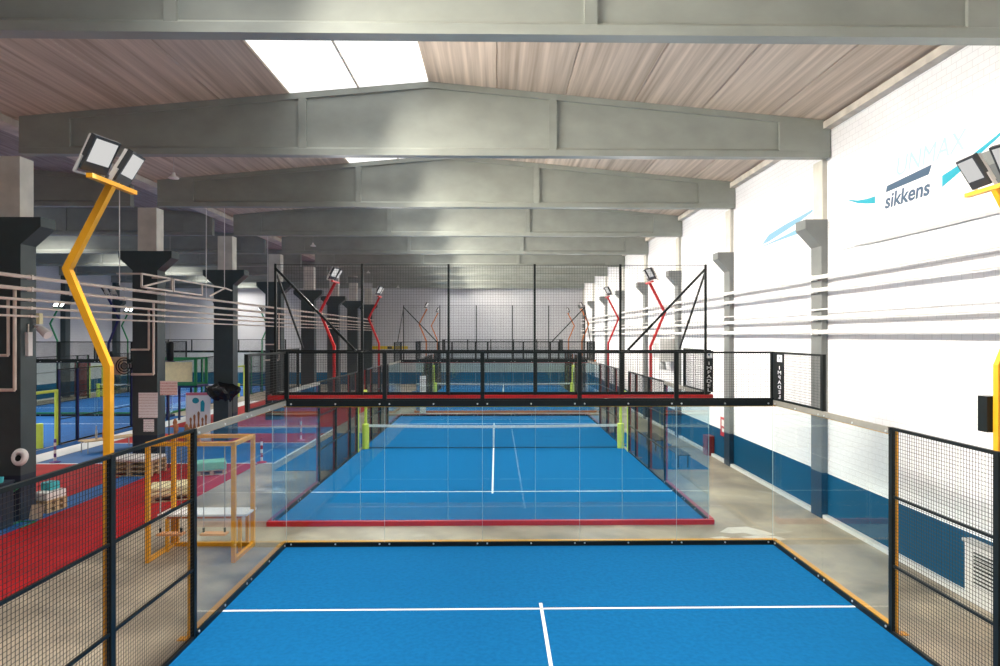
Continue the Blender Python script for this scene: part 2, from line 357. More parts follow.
for k, y in enumerate(BY):
    n = ORD[k]
    b = thing('roof_beam', f'grey tapered concrete roof beam over the courts, {n} beam from the camera', 'beam', (0, y, 0), group='roof beams over the courts')
    for nm, me in bp_main: link(nm, me, b)
    b = thing('roof_beam', f'grey tapered concrete roof beam over the left aisle, {n} beam from the camera', 'beam', (0, y, 0), group='roof beams over the left aisle')
    for nm, me in bp_left: link(nm, me, b)
# columns with corbels
C0, C9 = .19, .70
cm = [('column_base', MB().box(-.4, .4, C0, C9, 0, 1.08).mesh('column_base', 'navy')),
      ('shaft', MB().box(-.4, .4, C0, C9, 1.08, 6.45).mesh('shaft', 'slate')),
      ('corbel', MB().prism([(-.4, 6.45), (.4, 6.45), (.86, 6.86), (.86, 7.08), (-.86, 7.08), (-.86, 6.86)], 'y', C0, C9).mesh('corbel', 'slate')),
      ('upper_shaft', MB().box(-.25, .36, C0 + .03, C9 - .03, 7.08, 8.5).mesh('upper_shaft', 'upper'))]
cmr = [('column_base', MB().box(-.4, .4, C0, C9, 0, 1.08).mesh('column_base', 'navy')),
      ('shaft', MB().box(-.4, .4, C0, C9, 1.08, 6.45).mesh('shaft', 'slate_hazed')),
      ('corbel', MB().prism([(-.4, 6.45), (.4, 6.45), (.78, 6.86), (.78, 7.08), (-.78, 7.08), (-.78, 6.86)], 'y', C0, C9).mesh('corbel', 'slate_hazed'))] + [('upper_shaft', MB().box(-.36, .25, C0 + .03, C9 - .03, 7.08, 8.5).mesh('upper_shaft', 'upper'))]
cml = cm[:2] + [('corbel', MB().prism([(-.4, 6.45), (.4, 6.45), (.86, 6.86), (.86, 7.08), (-.4, 7.08)], 'y', C0, C9).mesh('corbel', 'slate')),
      ('upper_shaft', MB().box(-.36, .36, C0 + .03, C9 - .03, 7.08, 8.5).mesh('upper_shaft', 'slate'))]
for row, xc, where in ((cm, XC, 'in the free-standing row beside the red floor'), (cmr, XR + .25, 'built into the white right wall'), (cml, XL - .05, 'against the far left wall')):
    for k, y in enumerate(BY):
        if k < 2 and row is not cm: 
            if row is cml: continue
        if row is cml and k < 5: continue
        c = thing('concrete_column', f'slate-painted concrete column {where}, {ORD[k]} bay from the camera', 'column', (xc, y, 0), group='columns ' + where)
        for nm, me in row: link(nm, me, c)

# ---------------------------------------------------------------- sport floors
def sheet(name, m, x0, x1, y0, y1, z1, z0=0.0): return MB().box(x0, x1, y0, y1, z0, z1).build(name, m)
tag(sheet('sport_floor', 'redfloor', -16.3, -8.74, -16, 8.8, .006), 'red sports flooring beside the near court, nearest red patch', 'floor mat')
tag(sheet('floor_stripe', 'bluefloor', -12.2, -11.42, -16, 7.5, .010, .006), 'blue stripe along the column row on the red floor', 'floor stripe')
tag(sheet('floor_line', 'line', -16.3, -8.2, 8.8, 8.9, .008), 'white line between the near red floor and the blue floor', 'floor line')
tag(sheet('sport_floor', 'bluefloor', -16.3, -8.28, 8.9, 13.0, .006), 'blue sports flooring just past the near red patch', 'floor mat')
tag(sheet('sport_floor', 'redfloor', -16.3, -8.28, 13.0, 15.6, .006), 'narrow red sports flooring strip between two blue patches', 'floor mat')
tag(sheet('sport_floor', 'bluefloor', -16.3, -8.28, 15.6, 17.6, .006), 'narrow blue sports flooring strip between two red patches', 'floor mat')
tag(sheet('sport_floor', 'redfloor', -16.3, -8.28, 17.6, 36, .006), 'far red sports flooring beside the red-framed court', 'floor mat')
tag(sheet('floor_line', 'line', -8.28, -8.19, 8.9, 17.6, .008), 'white edge line along the blue floor, running away from camera', 'floor line')
tag(sheet('floor_line', 'line', -16.3, -8.28, 13.0, 13.07, .010, .006), 'white line where the blue floor meets the narrow red strip', 'floor line')

tag(sheet('floor_line', 'line', -17.35, -16.36, -2, 30, .006), 'broad white strip between the sports floor and the left aisle courts', 'floor line')
# ---------------------------------------------------------------- padel courts
def wires(x0, x1, z0, z1, st=.05, w=.0042, fixed=0.0, ax='x'):
    """welded wire grid in a vertical plane"""
    mb = MB()
    n = max(1, round((x1 - x0) / st)); m = max(1, round((z1 - z0) / st))
    P = (lambda a, z, o=0: (a, fixed + o, z)) if ax == 'x' else (lambda a, z, o=0: (fixed + o, a, z))
    for i in range(1, n):
        a = x0 + (x1 - x0) * i / n; mb.bar(P(a, z0), P(a, z1), w, w, caps=False)
    for j in range(1, m):
        z = z0 + (z1 - z0) * j / m; mb.bar(P(x0, z, w), P(x1, z, w), w, w, caps=False)
    return mb
def court(cx, yn, colr, cname, half=False, tall=(False, False), turf='turf', net=True, mats=False, where=''):
    """padel court 10 x 20 m; yn = inner y of the near end wall"""
    L = 20.0
    t = thing('court_turf', f'blue artificial turf of {where}', 'court floor', (cx, yn, 0))
    xo = .9 if turf == 'turf_left' else 0
    MB().box(-5, 5 + 0, 0, L, 0, .012).build('carpet', turf, t)
    if mats:
        for a, b in ((-7.0, -5.13), (5.13, 7.0)): MB().box(a, b, 6.0, 14.0, 0, .010).build('side_mat', turf, t)
    lines = [(-5, 5, 3.05, 3.10), (-5, 5, 16.90, 16.95), (-.025, .025, 2.86, 17.14)]
    for a, b, c, d in lines: MB().box(a, b, c, d, .012, .016).build('line', 'line', t)
    e = thing('court_enclosure', f'{cname} court enclosure of glass and mesh, {where}', 'court fence', (cx, yn, 0), group='court enclosures')
    bolts = MB()
    def glass_end(v, n):
        # v inner face, n outward direction (+1/-1)
        o = lambda a: v + n * a
        ys = lambda a, b: (min(o(a), o(b)), max(o(a), o(b)))
        MB().box(-5, 5, *ys(0, .03), 0, .10).build('glass_sill', 'black', e)
        MB().box(-5.1, 5.1, *ys(.03, .12), 0, .11).build('base_beam', colr, e)
        MB().box(-5, 5, *ys(0, .04), 2.88, 3.0).build('top_beam', 'black', e)
        MB().box(-5.08, 5.08, *ys(.04, .10), 2.86, 2.97).build('outer_beam', colr, e)
        for i in range(5):
            u = -5 + 2 * i
            g = MB().box(u + .0025, u + 1.9975, *ys(.012, .026), .10, 2.9).mesh('glass_panel', ['glass', 'glassedge'])
            link('glass_panel', g, e)
            for z in (.07, 2.93):
                for q in (.1, 1.0, 1.9): bolts.cyl((u + q, o(-.012), z), (u + q, o(.0), z), .018, 6)
        for i in range(6): MB().box(-5 + 2 * i - .0022, -5 + 2 * i + .0022, *ys(.010, .028), .10, 2.9).build('glass_joint', 'jointgrey', e)
        ht = 4.0
        for i in range(6):
            u = -5 + 2 * i
            MB().box(u - .04, u + .04, *ys(.0, .06), 3.0, ht).build('mesh_post', 'black', e)
        for z in (3.02, ht - .02): MB().bar((-5, o(.03), z), (5, o(.03), z), .04).build('mesh_rail', 'black', e)
        for i in range(5):
            wires(-5 + 2 * i, -3 + 2 * i, 3.02, ht - .02, fixed=o(.03)).build('wire_mesh', 'wire', e, fix=False, kind='stuff')
    def side(s):
        X = 5 * s
        o = lambda a: X + s * a
        xs = lambda a, b: (min(o(a), o(b)), max(o(a), o(b)))
        ends = ((0, 1),) if half == 'near' else (((L, -1),) if half == 'far' else ((0, 1), (L, -1)))
        for v0, dv in ends:
            V = lambda a: v0 + dv * a
            ys = lambda a, b: (min(V(a), V(b)), max(V(a), V(b)))
            MB().box(*xs(0, .03), *ys(0, 4), 0, .10).build('glass_sill', 'black', e)
            MB().box(*xs(.03, .12), *ys(0, 4), 0, .11).build('base_beam', colr, e)
            MB().box(*xs(0, .04), *ys(0, 4), 2.9, 3.0).build('top_beam', 'rail', e)
            MB().box(*xs(.04, .10), *ys(0, 4), 2.88, 2.97).build('outer_beam', colr, e)
            for i in range(2):
                a, b = ys(2 * i + .006, 2 * i + 1.994)
                MB().box(*xs(.012, .026), a, b, .10, 2.9).build('glass_panel', 'glass', e)
                for z in (.07, 2.93):
                    for q in (.1, 1.0, 1.9): bolts.cyl((o(-.012), V(2 * i + q), z), (o(0), V(2 * i + q), z), .018, 6)
            MB().box(*xs(0, .06), *ys(1.96, 2.04), 3.0, 4.0).build('mesh_post', 'black', e)
            for z in (3.02, 3.98): MB().bar((o(.03), V(0), z), (o(.03), V(2), z), .04).build('mesh_rail', 'black', e)
            wires(*ys(0, 2), 3.02, 3.98, fixed=o(.03), ax='y').build('wire_mesh', 'wire', e, fix=False, kind='stuff')
            stops = [4, 6, 8, 9.15]
            for q in stops:
                MB().box(*xs(0, .055), *ys(q - .04, q + .04), 0, 3.0).build('fence_post', 'black', e)
                if q != 6: MB().box(*xs(.055, .095), *ys(q - .045, q + .045), 0, 2.97).build('outer_post', colr, e)
                MB().box(*xs(.10, .24), *ys(q - .06, q + .06), 0, .015).build('foot_plate', colr, e)
            for a, b in zip(stops, stops[1:]):
                for z, w in ((.03, .05), (1.0, .035), (2.0, .035), (2.98, .045)):
                    MB().bar((o(.03), V(a), z), (o(.03), V(b), z), w).build('mesh_rail', 'black', e)
                wires(*ys(a, b), .05, 2.96, fixed=o(.03), ax='y').build('wire_mesh', 'wire', e, fix=False, kind='stuff')
            MB().box(*xs(-.02, .07), *ys(9.2, 9.3), 0, 2.1).build('padded_jamb', 'lime', e)
        if not half: MB().box(*xs(-.02, .07), 9.2, 10.8, 2.1, 2.2).build('padded_lintel', 'lime', e)
    if half != 'far': glass_end(0, -1)
    if half != 'near': glass_end(L, 1)
    side(-1); side(1)
    bolts.build('glass_bolts', 'bolt', e, kind='stuff')
    # tall ball-stop nets
    for end, v, n in ((0, 0, -1), (1, L, 1)):
        if not tall[end]: continue
        f = thing('ball_stop_net', f'tall black ball-stop netting on six posts above the {"near" if end == 0 else "far"} end of the red-framed court', 'net', (cx, yn + v + n * .16, 0))
        for i in range(6): MB().box(-4.88 + 1.952 * i - .025, -4.88 + 1.952 * i + .025, -.025, .025, 2.98, 5.95).build('net_post', 'black', f)
        MB().bar((-4.88, 0, 5.93), (4.88, 0, 5.93), .012).build('top_cable', 'wire', f)
        wires(-4.88, 4.88, 4.0, 5.92, st=.06, w=.0035).build('netting', 'wire', f, fix=False, kind='stuff')
        for s in (-1, 1):
            MB().bar((s * 4.88, 0, 5.85), (s * 3.1, 0, 4.0), .05).build('brace', 'black', f)
            MB().bar((s * 4.88, 0, 5.8), (s * 4.88, -n * 2.1, 4.0), .04).build('brace', 'black', f)
    if net:
        f = thing('court_net', f'white-taped court net with lime posts, {where}', 'net', (cx, yn + 10, 0), group='court nets')
        for s in (-1, 1):
            MB().cyl((s * 4.88, 0, .012), (s * 4.88, 0, .95), .13, 14).build('net_post_pad', 'lime', f, smooth=False)
        wires(-4.78, 4.78, .05, .86, st=.05, w=.0042).build('netting', 'net', f, fix=False, kind='stuff')
        tp = MB()
        for i in range(20):
            a, b = -4.84 + .484 * i, -4.84 + .484 * (i + 1)
            za = .865 + .05 * (abs(a) / 4.7) ** 2; zb = .865 + .05 * (abs(b) / 4.7) ** 2
            tp.add([(a, -.012, za - .075), (b, -.012, zb - .075), (b, .012, zb - .075), (a, .012, za - .075), (a, -.012, za + .02), (b, -.012, zb + .02), (b, .012, zb + .02), (a, .012, za + .02)],
                   [(0, 3, 2, 1), (4, 5, 6, 7), (0, 1, 5, 4), (2, 3, 7, 6)])
        tp.build('tape', 'tape', f)
        MB().bar((-4.78, 0, .045), (4.78, 0, .045), .03).build('bottom_cord', 'net', f)
        MB().box(-.03, .03, -.015, .015, .012, .9).build('centre_strap', 'white', f)
    return e
C1 = (0.0, -20.0); C2 = (-.82, 1.6); C3 = (-.2, 23.3); L1c = (-23.1, 1.9); L2c = (-23.8, 22.9)
court(*C1, 'yellow', 'yellow-framed', half='far', net=False, where='the nearest main court')
court(*C2, 'red', 'red-framed', tall=(True, True), mats=True, where='the middle court')
court(*C3, 'orange', 'orange-framed', mats=True, where='the farthest main court')
court(*L1c, 'navypc', 'navy-framed', turf='turf_left', where='the nearer court in the left aisle')
court(*L2c, 'green', 'green-framed', turf='turf_left', where='the farther court in the left aisle')
tag(sheet('sport_floor', 'turf_left', -17.95, -17.4, -2, 22, .010), 'blue turf margin outside the navy-framed court in the left aisle', 'floor mat')

# vertical lettering boards on the mesh
def board(x, y, z0, z1, flip, rz, label, x0=-.09, x1=.13, cx=.03, sx=1.6):
    b = thing('sponsor_board', label, 'sign', (x, y, 0), rz)
    MB().box(x0, x1, -.008, .008, z0, z1).build('panel', 'black', b)
    lt = 'IMPADEL'; n = len(lt); h = (z1 - z0 - .24) / n
    for i, ch in enumerate(lt):
        me = text_mesh(ch, h * 1.05, .002, 'CENTER'); me.materials.append(M['banner'])
        o = link('letter', me, b, (cx, -.012, z1 - .24 - h * (i + .86))); o.rotation_euler = (R(90), 0, 0); o.scale.x = sx
        if flip: o.scale.x = -sx
    MB().box(cx - .05 * sx, cx + .05 * sx, -.012, -.008, z1 - .17, z1 - .03).build('logo_patch', 'banner', b)
    MB().prism([(cx - .03, z1 - .07), (cx + .03, z1 - .07), (cx, z1 - .14)], 'y', -.014, -.012).build('logo_mark', 'steelblue', b)
board(4.0 + .14, 1.6 - .06, 3.03, 3.98, False, 0, 'black vertical lettered board on the right corner of the red-framed court')
b_ = board(4.985, -.24, 3.05, 3.97, True, R(-90), 'black vertical lettered board on the right side mesh of the nearest court', -.2, .3, .12, 2.2)

# ---------------------------------------------------------------- floodlight masts
def lamp_mesh():
    return (MB().box(-.17, .17, -.03, .03, -.20, .20).mesh('lamp_body', 'lampbody'),
            MB().box(-.14, .14, -.036, -.03, -.10, .17).mesh('lens', 'lens'),
            MB().box(-.15, .15, .03, .075, -.18, .18).mesh('heat_sink', 'lampback'),
            MB().box(-.185, -.172, 0, .04, -.25, -.06).box(.172, .185, 0, .04, -.25, -.06).box(-.185, .185, 0, .04, -.26, -.245).mesh('bracket', 'lampback'))
LB = lamp_mesh()
LON = MB().box(-.14, .14, -.036, -.03, -.10, .17).mesh('lens', 'lens_on')
def mast(x, y, s, colr, label, on=False, light=True, box=False):
    """s=+1: court lies towards +x"""
    m = thing('floodlight_mast', label, 'floodlight', (x, y, 0), group='zigzag floodlight masts')
    w = .039
    p = [Vector(q) for q in ((0, 0), (0, 3.98), (-.46 * s, 5.08), (.03 * s, 6.03))]
    lft, rgt = [], []
    for i, q in enumerate(p):          # mitred zigzag profile in the x-z plane
        d0 = (p[i] - p[i - 1]).normalized() if i else (p[1] - p[0]).normalized()
        d1 = (p[i + 1] - p[i]).normalized() if i < 3 else d0
        b = (d0 + d1).normalized(); nrm = Vector((-b.y, b.x)); k = w / max(.3, nrm.dot(Vector((-d0.y, d0.x))))
        lft.append(q + nrm * k); rgt.append(q - nrm * k)
    a = MB()
    for i in range(3): a.prism([tuple(lft[i]), tuple(rgt[i]), tuple(rgt[i + 1]), tuple(lft[i + 1])], 'y', -w, w)
    a.build('zigzag_pole', colr, m)
    MB().bar((.03 * s, -.40, 6.05), (.03 * s, .47, 6.05), .07, .05).build('crossbar', colr, m)
    for yy, az in ((-.24, -14), (.33, 6)):
        dirv = Vector((s * math.cos(R(az)), math.sin(R(az)), 0))
        h = link('lamp_head', LB[0], m, (.04 * s, yy, 6.31))
        h.rotation_euler = (R(30), 0, math.atan2(dirv.x, -dirv.y))
        link('lens', LON if on else LB[1], h); link('heat_sink', LB[2], h); link('bracket', LB[3], h)
    if box and s < 0: MB().box(-.10, .05, .05, .2, 3.2, 3.62).build('driver_box', 'black', m)
    if light:
        ld = bpy.data.lights.new('floodlight', 'AREA'); ld.shape = 'SQUARE'; ld.size = .35; ld.energy = LAMP_W; ld.color = (1, .97, .93)
        lo = bpy.data.objects.new('floodlight', ld); COL.objects.link(lo); lo.parent = m
        lo.location = (.32 * s, 0, 6.36)
        d = Vector((s * .85, -.25, -.45)); lo.rotation_euler = d.to_track_quat('-Z', 'Y').to_euler()
def court_masts(c, colr, cname, rows, on=False, light=True):
    for i, v in enumerate(rows):
        for s, sd in ((1, 'left'), (-1, 'right')):
            mast(c[0] - s * 5.105, c[1] + v + .085, s, colr, f'{cname} zigzag floodlight mast, {sd} side, {"nearer" if i == 0 and len(rows) > 1 else "farther" if len(rows) > 1 else "beside the nearest court"}', on, light, box=(len(rows) == 1))
court_masts(C1, 'yellow', 'yellow', [14.0])
court_masts(C2, 'red', 'red', [6.0, 14.0])
court_masts(C3, 'orange', 'orange', [6.0, 14.0])
court_masts(L1c, 'navypc', 'navy', [14.0], on=False, light=False)
court_masts(L2c, 'green', 'green', [6.0, 14.0], on=True, light=False)

# ---------------------------------------------------------------- pipes
def pipe_run(x, z, r, m, label, side, yy=(Y0 + .5, Y1 - .02)):
    p = thing('wall_pipe', label, 'pipe', (x, 0, z), group='pipes along the ' + side)
    MB().cyl((0, yy[0], 0), (0, yy[1], 0), r, 10).build('pipe', m, p, smooth=False)
    for y in BY[1:]:
        MB().box(-r * 1.25, r * 1.25, y + .3, y + .36, -r * 1.25, r * 1.25).build('clamp', m, p)
    for y in BY[2:6]:
        for q in (2.0, 4.1): MB().cyl((0, y + q, 0), (0, y + q + .09, 0), r * 1.3, 10).build('coupling', m, p)
LN = ['top', 'second', 'middle', 'fourth', 'lowest']
for i, (z, r) in enumerate(((5.69, .045), (5.41, .045), (5.16, .034), (4.97, .03), (4.78, .026))):
    pipe_run(-11.62, z, r, 'pipe', f'{LN[i]} cream pipe of the five running along the free-standing column row', 'columns')
for i, (z, r) in enumerate(((5.70, .05), (5.40, .05), (4.94, .018), (4.74, .05), (4.41, .055))):
    pipe_run(6.88, z, r, 'pipeR', f'{LN[i]} white pipe of the five running along the right wall', 'right wall')
# drop pipes on the column faces
def drop(pts, r, label, m='pipe'):
    tag(MB().tube(pts, r, 10).build('drop_pipe', m), label, 'pipe', 'pipe drops on columns')
for k in (2, 3, 5):
    y = BY[k] + .13; n = ORD[k]
    drop([(-11.84, y, 5.4), (-11.84, y, 3.07), (-12.55, y, 3.07)], .04, f'outer cream pipe drop with elbow on the {n} free-standing column')
    drop([(-11.99, y, 5.15), (-11.99, y, 3.87), (-12.55, y, 3.87)], .035, f'inner cream pipe drop with elbow on the {n} free-standing column')
# support frame between columns
f = thing('pipe_bracket_frame', 'cream angle-iron bracket frame above the pipes between two columns', 'bracket')
fr = lambda a, b: MB().bar(a, b, .05).build('angle_bar', 'pipe', f)
xa = -11.45
for ya, yb in ((6.55, 8.4), (8.5, 10.6)):
    fr((xa, ya, 6.2), (xa, yb, 6.2)); fr((xa, ya, 5.8), (xa, yb, 5.8)); fr((xa, ya, 5.8), (xa, ya, 6.2)); fr((xa, yb, 5.8), (xa, yb, 6.2))
fr((xa, 6.55, 5.8), (xa, 8.4, 6.2)); fr((xa, 10.6, 6.2), (xa, 12.6, 6.2)); fr((xa, 11.2, 5.8), (xa, 12.6, 6.2)); 
fr((xa, 12.6, 6.2), (xa - .3, 14.0, 6.2)); fr((xa, 6.55, 6.2), (xa - .75, 6.55, 6.2)); fr((xa - .6, 8.0, 5.8), (xa, 8.0, 5.8)); fr((xa - .45, 10.6, 5.8), (xa, 10.6, 5.8)); fr((xa - .42, 7.95, 6.2), (xa, 7.95, 6.2))

# pendant sensors and cables
for i, y in enumerate((2.8, 15.0, 27.2, 39.4)):
    p = thing('pendant_lamp', f'small white pendant lamp hanging from the roof, {ORD[i]} from the camera', 'lamp', (-8.65, y, 8.2), group='pendant lamps')
    MB().lathe([(0, .15), (.035, .14), (.05, .07), (.13, 0), (.12, -.012), (.0, .02)], n=16).build('shade', 'white', p, smooth=True)
    MB().cyl((0, 0, .15), (0, 0, 1.42), .006, 6).build('cord', 'rope', p)
for i, (x, y, za, zb) in enumerate(((-11.0, 4.6, 5.7, 9.4), (-11.3, 10.6, 5.6, 9.4), (-11.3, 12.2, 6.2, 9.4), (-11.3, 17.0, 5.6, 9.4))):
    tag(MB().cyl((x, y, za), (x, y, zb), .012, 6).build('hanging_cable', 'white'), f'thin white cable hanging from the roof to the left pipes, {ORD[i]} from the camera', 'cable', 'hanging cables')

# ---------------------------------------------------------------- lettering on the right wall
def wall_text(txt, y, z, size, m, parent, sx=1, shear=0, bold=.010):
    me = text_mesh(txt, size, .003, 'LEFT', shear, sx, bold); me.materials.append(M[m])
    o = link('lettering', me, parent, (-.012, y, z)); o.rotation_euler = (R(90), 0, R(-90)); return o
def swoosh(parent, pts, m):
    """pts: (y, z, halfwidth)"""
    up = [(y, z + w) for y, z, w in pts]; dn = [(y, z - w) for y, z, w in pts][::-1]
    MB().prism(up + dn, 'x', -.014, -.004).build('swoosh', m, parent)
w = thing('wall_banner', 'large white wall banner with blue swoosh and paint brand lettering, nearest the camera', 'banner', (XR - .02, 0, 0))
MB().box(-.012, .0, -9.5, 1.55, 6.27, 8.25).build('vinyl', 'banner', w)
MB().prism([(.7, 6.28), (.2, 6.25), (-2, 6.23), (-9.5, 6.23), (-9.5, 6.27), (.7, 6.29)], 'x', -.05, .0).build('hem', 'grey', w)
wall_text('sikkens', -.38, 6.88, .40, 'steelblue', w, sx=1.16, shear=.15)
MB().prism([(-.42, 7.20), (-1.72, 7.24), (-1.80, 7.40), (-.46, 7.32)], 'x', -.016, -.012).build('logo_bar', 'steelblue', w)
wall_text('UNMAX', -.72, 7.44, .50, 'ghost', w, sx=1.04, shear=.2, bold=0)
swoosh(w, [(1.05, 7.36, .004), (.6, 7.22, .03), (.25, 7.16, .05), (-.05, 7.13, .075)], 'cyan')
swoosh(w, [(-2.07, 7.03, .10), (-2.4, 7.12, .075), (-2.8, 7.25, .05), (-3.3, 7.42, .03), (-4.2, 7.8, .01)], 'cyan')
w = thing('wall_banner', 'white wall banner with two pale blue stripes between the first two columns', 'banner', (XR - .02, 0, 0))
MB().box(-.012, .0, 2.5, 7.5, 6.3, 8.25).build('vinyl', 'banner', w)
swoosh(w, [(5.6, 7.02, .02), (5.2, 7.12, .1), (4.2, 7.24, .09), (3.2, 7.34, .06), (2.6, 7.42, .03)], 'skyblue')
swoosh(w, [(5.9, 6.93, .006), (4.6, 6.98, .03), (3.6, 7.02, .06), (2.6, 7.05, .11)], 'skyblue')

# ---------------------------------------------------------------- objects on and by the right wall
u = thing('ventilation_unit', 'light grey ventilation unit with louvred grille at foot of the right wall', 'ventilator', (7.06, -3.52, 0))
MB().box(-.07, .06, -.75, .75, .0, .95).build('casing', 'lightgrey', u)
MB().box(-.10, .06, -.78, .78, .95, 1.0).build('lid', 'grey', u)
MB().box(-.075, -.07, -.55, .55, .3, .84).build('grille_recess', 'black', u)
for i in range(9): MB().bar((-.085, -.55, .33 + .06 * i), (-.085, .55, .33 + .06 * i), .03, .022).build('louvre', 'lightgrey', u)
s_ = thing('fire_sign', 'red and white extinguisher sign on the right wall', 'sign', (XR - .25, 9.0, 0))
s_.location = (XR - .011, 9.0, 0)
MB().box(-.01, .01, -.28, .28, .85, 1.5).build('plate', 'red', s_)
MB().box(-.016, -.01, -.1, .1, 1.0, 1.12).build('arrow', 'white', s_); MB().box(-.016, -.01, -.14, .14, 1.2, 1.42).build('picture', 'white', s_)
h_ = thing('fire_hose_cabinet', 'dark red hose cabinet on the floor by the right wall', 'cabinet', (7.0, 10.2, 0))
MB().box(-.13, .12, -.25, .25, 0, .7).build('body', 'darkred', h_)
MB().box(-.145, -.13, -.21, .21, .06, .64).build('door', 'darkred', h_); MB().box(-.16, -.145, .12, .17, .3, .4).build('handle', 'black', h_)
for i, y in enumerate((8.6, 11.6)):
    b = thing('bench', f'low dark slatted bench along the right side of the middle court, {"nearer" if i == 0 else "farther"} one', 'bench', (5.4, y, 0), group='benches')
    for q in (-.14, 0, .14): MB().box(q - .055, q + .055, -.9, .9, .42, .45).build('slat', 'black', b)
    for a in (-.7, .7):
        for q in (-.16, .16): MB().box(q - .02, q + .02, a - .02, a + .02, 0, .42).build('leg', 'black', b)
        MB().box(-.16, .16, a - .02, a + .02, .39, .42).build('crosspiece', 'black', b)
v_ = thing('wall_heater', 'white hanging heater unit on right wall behind red mast', 'heater', (6.65, 15.4, 3.2))
MB().box(-.3, .35, -.7, .7, 0, 1.0).build('casing', 'white', v_); MB().box(-.31, -.3, -.5, .5, .15, .8).build('front_grille', 'grey', v_)
MB().cyl((-.1, -.4, 0), (-.1, -.4, -.35), .1, 10, .16).build('outlet', 'grey', v_)

# ---------------------------------------------------------------- swing frame between the red floor and the near court
sw = thing('swing_set', 'yellow square-tube swing stand outside the near court', 'swing set', (-6.55, -.35, 0))
yw = lambda a, b, n='tube': MB().bar(a, b, .075).build(n, 'yellow', sw)
X0, X1, F, B, H = -.80, .82, -.48, .5, 2.3
for x in (X0, X1):
    yw((x, F, 0), (x, F, H), 'post'); yw((x, B, 0), (x, B, H), 'post'); yw((x, F, .04), (x, B, .04), 'foot_rail'); yw((x, F, H - .04), (x, B, H - .04), 'top_rail')
yw((X0, F, H - .04), (X1, F, H - .04), 'top_rail'); yw((X0, B, H - .04), (X1, B, H - .04), 'top_rail'); yw((X0, B, .04), (X1, B, .04), 'foot_rail')
for i, xs in enumerate((-.37, .45)):
    g = thing('swing', f'{"left" if i == 0 else "right"} orange swing seat on two ropes in the yellow frame', 'swing', (-6.55 + xs, -.35 - .48, .53), group='swings')
    MB().box(-.24, .24, -.09, .09, 0, .035).build('seat', 'swingseat', g)
    for q in (-.2, .2):
        MB().cyl((q, 0, .035), (q, 0, H - .61), .010, 6).build('rope', 'rope', g); MB().cyl((q, 0, .05), (q, 0, .13), .022, 8).build('clamp', 'black', g)
t_ = thing('table', 'white-topped table with yellow legs inside the swing stand', 'table', (-6.58, .0, 0))
MB().box(-.88, .88, -.27, .27, .72, .76).build('tabletop', 'white', t_); MB().box(-.74, .74, -.2, .2, .66, .72).build('apron', 'orange', t_)
for a in (-.72, .72):
    for q in (-.2, .2): MB().box(a - .03, a + .03, q - .03, q + .03, 0, .66).build('leg', 'yellow', t_)

# ---------------------------------------------------------------- pallets and things on the red floor
pb = {}
def pal_meshes(w, d):
    k = (w, d)
    if k not in pb:
        pb[k] = (MB().box(-w / 2, w / 2, -.05, .05, 0, .022).mesh('board', 'wood'), MB().box(-.05, .05, -d / 2, d / 2, 0, .022).mesh('runner', 'wood'), MB().box(-.06, .06, -.05, .05, 0, .08).mesh('block', 'wood'))
    return pb[k]
def pallet(x, y, z, label, rz=0, w=1.2, d=.8, group='wooden pallets'):
    p = thing('pallet', label, 'pallet', (x, y, z), rz, group)
    bd, rn, bl = pal_meshes(w, d)
    for i in (-1, 0, 1):
        link('bottom_board', bd, p, (0, i * (d / 2 - .05), 0))
        for j in (-1, 0, 1): link('block', bl, p, (j * (w / 2 - .06), i * (d / 2 - .05), .022))
        link('runner', rn, p, (i * (w / 2 - .06), 0, .102))
    for i in range(5): link('top_board', bd, p, (0, -d / 2 + .05 + i * (d - .1) / 4, .124))
    return p
def pad(name, m, x, y, z, w, d, h, label, cat, rz=0):
    o = MB().box(-w / 2, w / 2, -d / 2, d / 2, 0, h).build(name, m, None, (x, y, z)); o.rotation_euler.z = rz
    bv = o.modifiers.new('b', 'BEVEL'); bv.width = min(.03, h * .3); bv.segments = 2
    return tag(o, label, cat)
PH = .147
for i in range(3): pallet(-11.98, 7.25, .0105 + PH * i, f'wooden pallet by the second free-standing column, {["bottom", "middle", "top"][i]} of its stack', 0, 1.4, .9)
pad('seat_pad', 'white', -11.98, 7.25, .0105 + PH * 3, 1.4, .9, .10, 'white seat pad on the pallet stack by the second column', 'cushion')
for i in range(1): pallet(-9.32, 4.15, .0065, 'wooden pallet under the cream cushions on the red floor', R(25), 1.05, .8)
for i in range(2): pad('seat_pad', 'cream', -9.32, 4.15, .0065 + PH + i * .121, 1.05, .8, .12, f'{["lower", "upper"][i]} cream cushion on the pallet seat', 'cushion', R(25))
pallet(-9.66, 7.25, .0065, 'wooden pallet under the mint green pad', R(25), .85, .65)
pad('seat_pad', 'mint', -9.66, 7.25, .0065 + PH, .85, .65, .25, 'mint green pad on a pallet past the cream one', 'cushion', R(25))
for i in range(2): pallet(-11.77, 2.95, .0105 + PH * i, f'wooden pallet beside the near column, {["lower", "upper"][i]} of two', R(80), .6, .44)
pad('box', 'white', -11.77, 2.95, .0105 + PH * 2, .58, .42, .2, 'white box on the pallets beside the near column', 'box', R(80))
pad('storage_cube', 'teal', -11.80, 3.02, .0105 + PH * 2 + .2, .3, .28, .2, 'turquoise cube on the white box', 'box', R(80))
o = MB().box(-.14, .14, -.012, .012, 0, .34).build('floor_tile', 'skin', None, (-11.52, 2.1, .0165)); o.rotation_euler = (R(-18), 0, R(8)); tag(o, 'pale square board leaning near the pallets', 'board')
hd = thing('hurdle', 'thin green metal stand leaning by the near column', 'stand', (-11.55, 1.66, .0105))
MB().tube([(-.18, -.25, .015), (-.18, .25, .015), (.18, .25, .015), (.18, -.25, .015)], .014).build('foot_loop', 'green', hd)
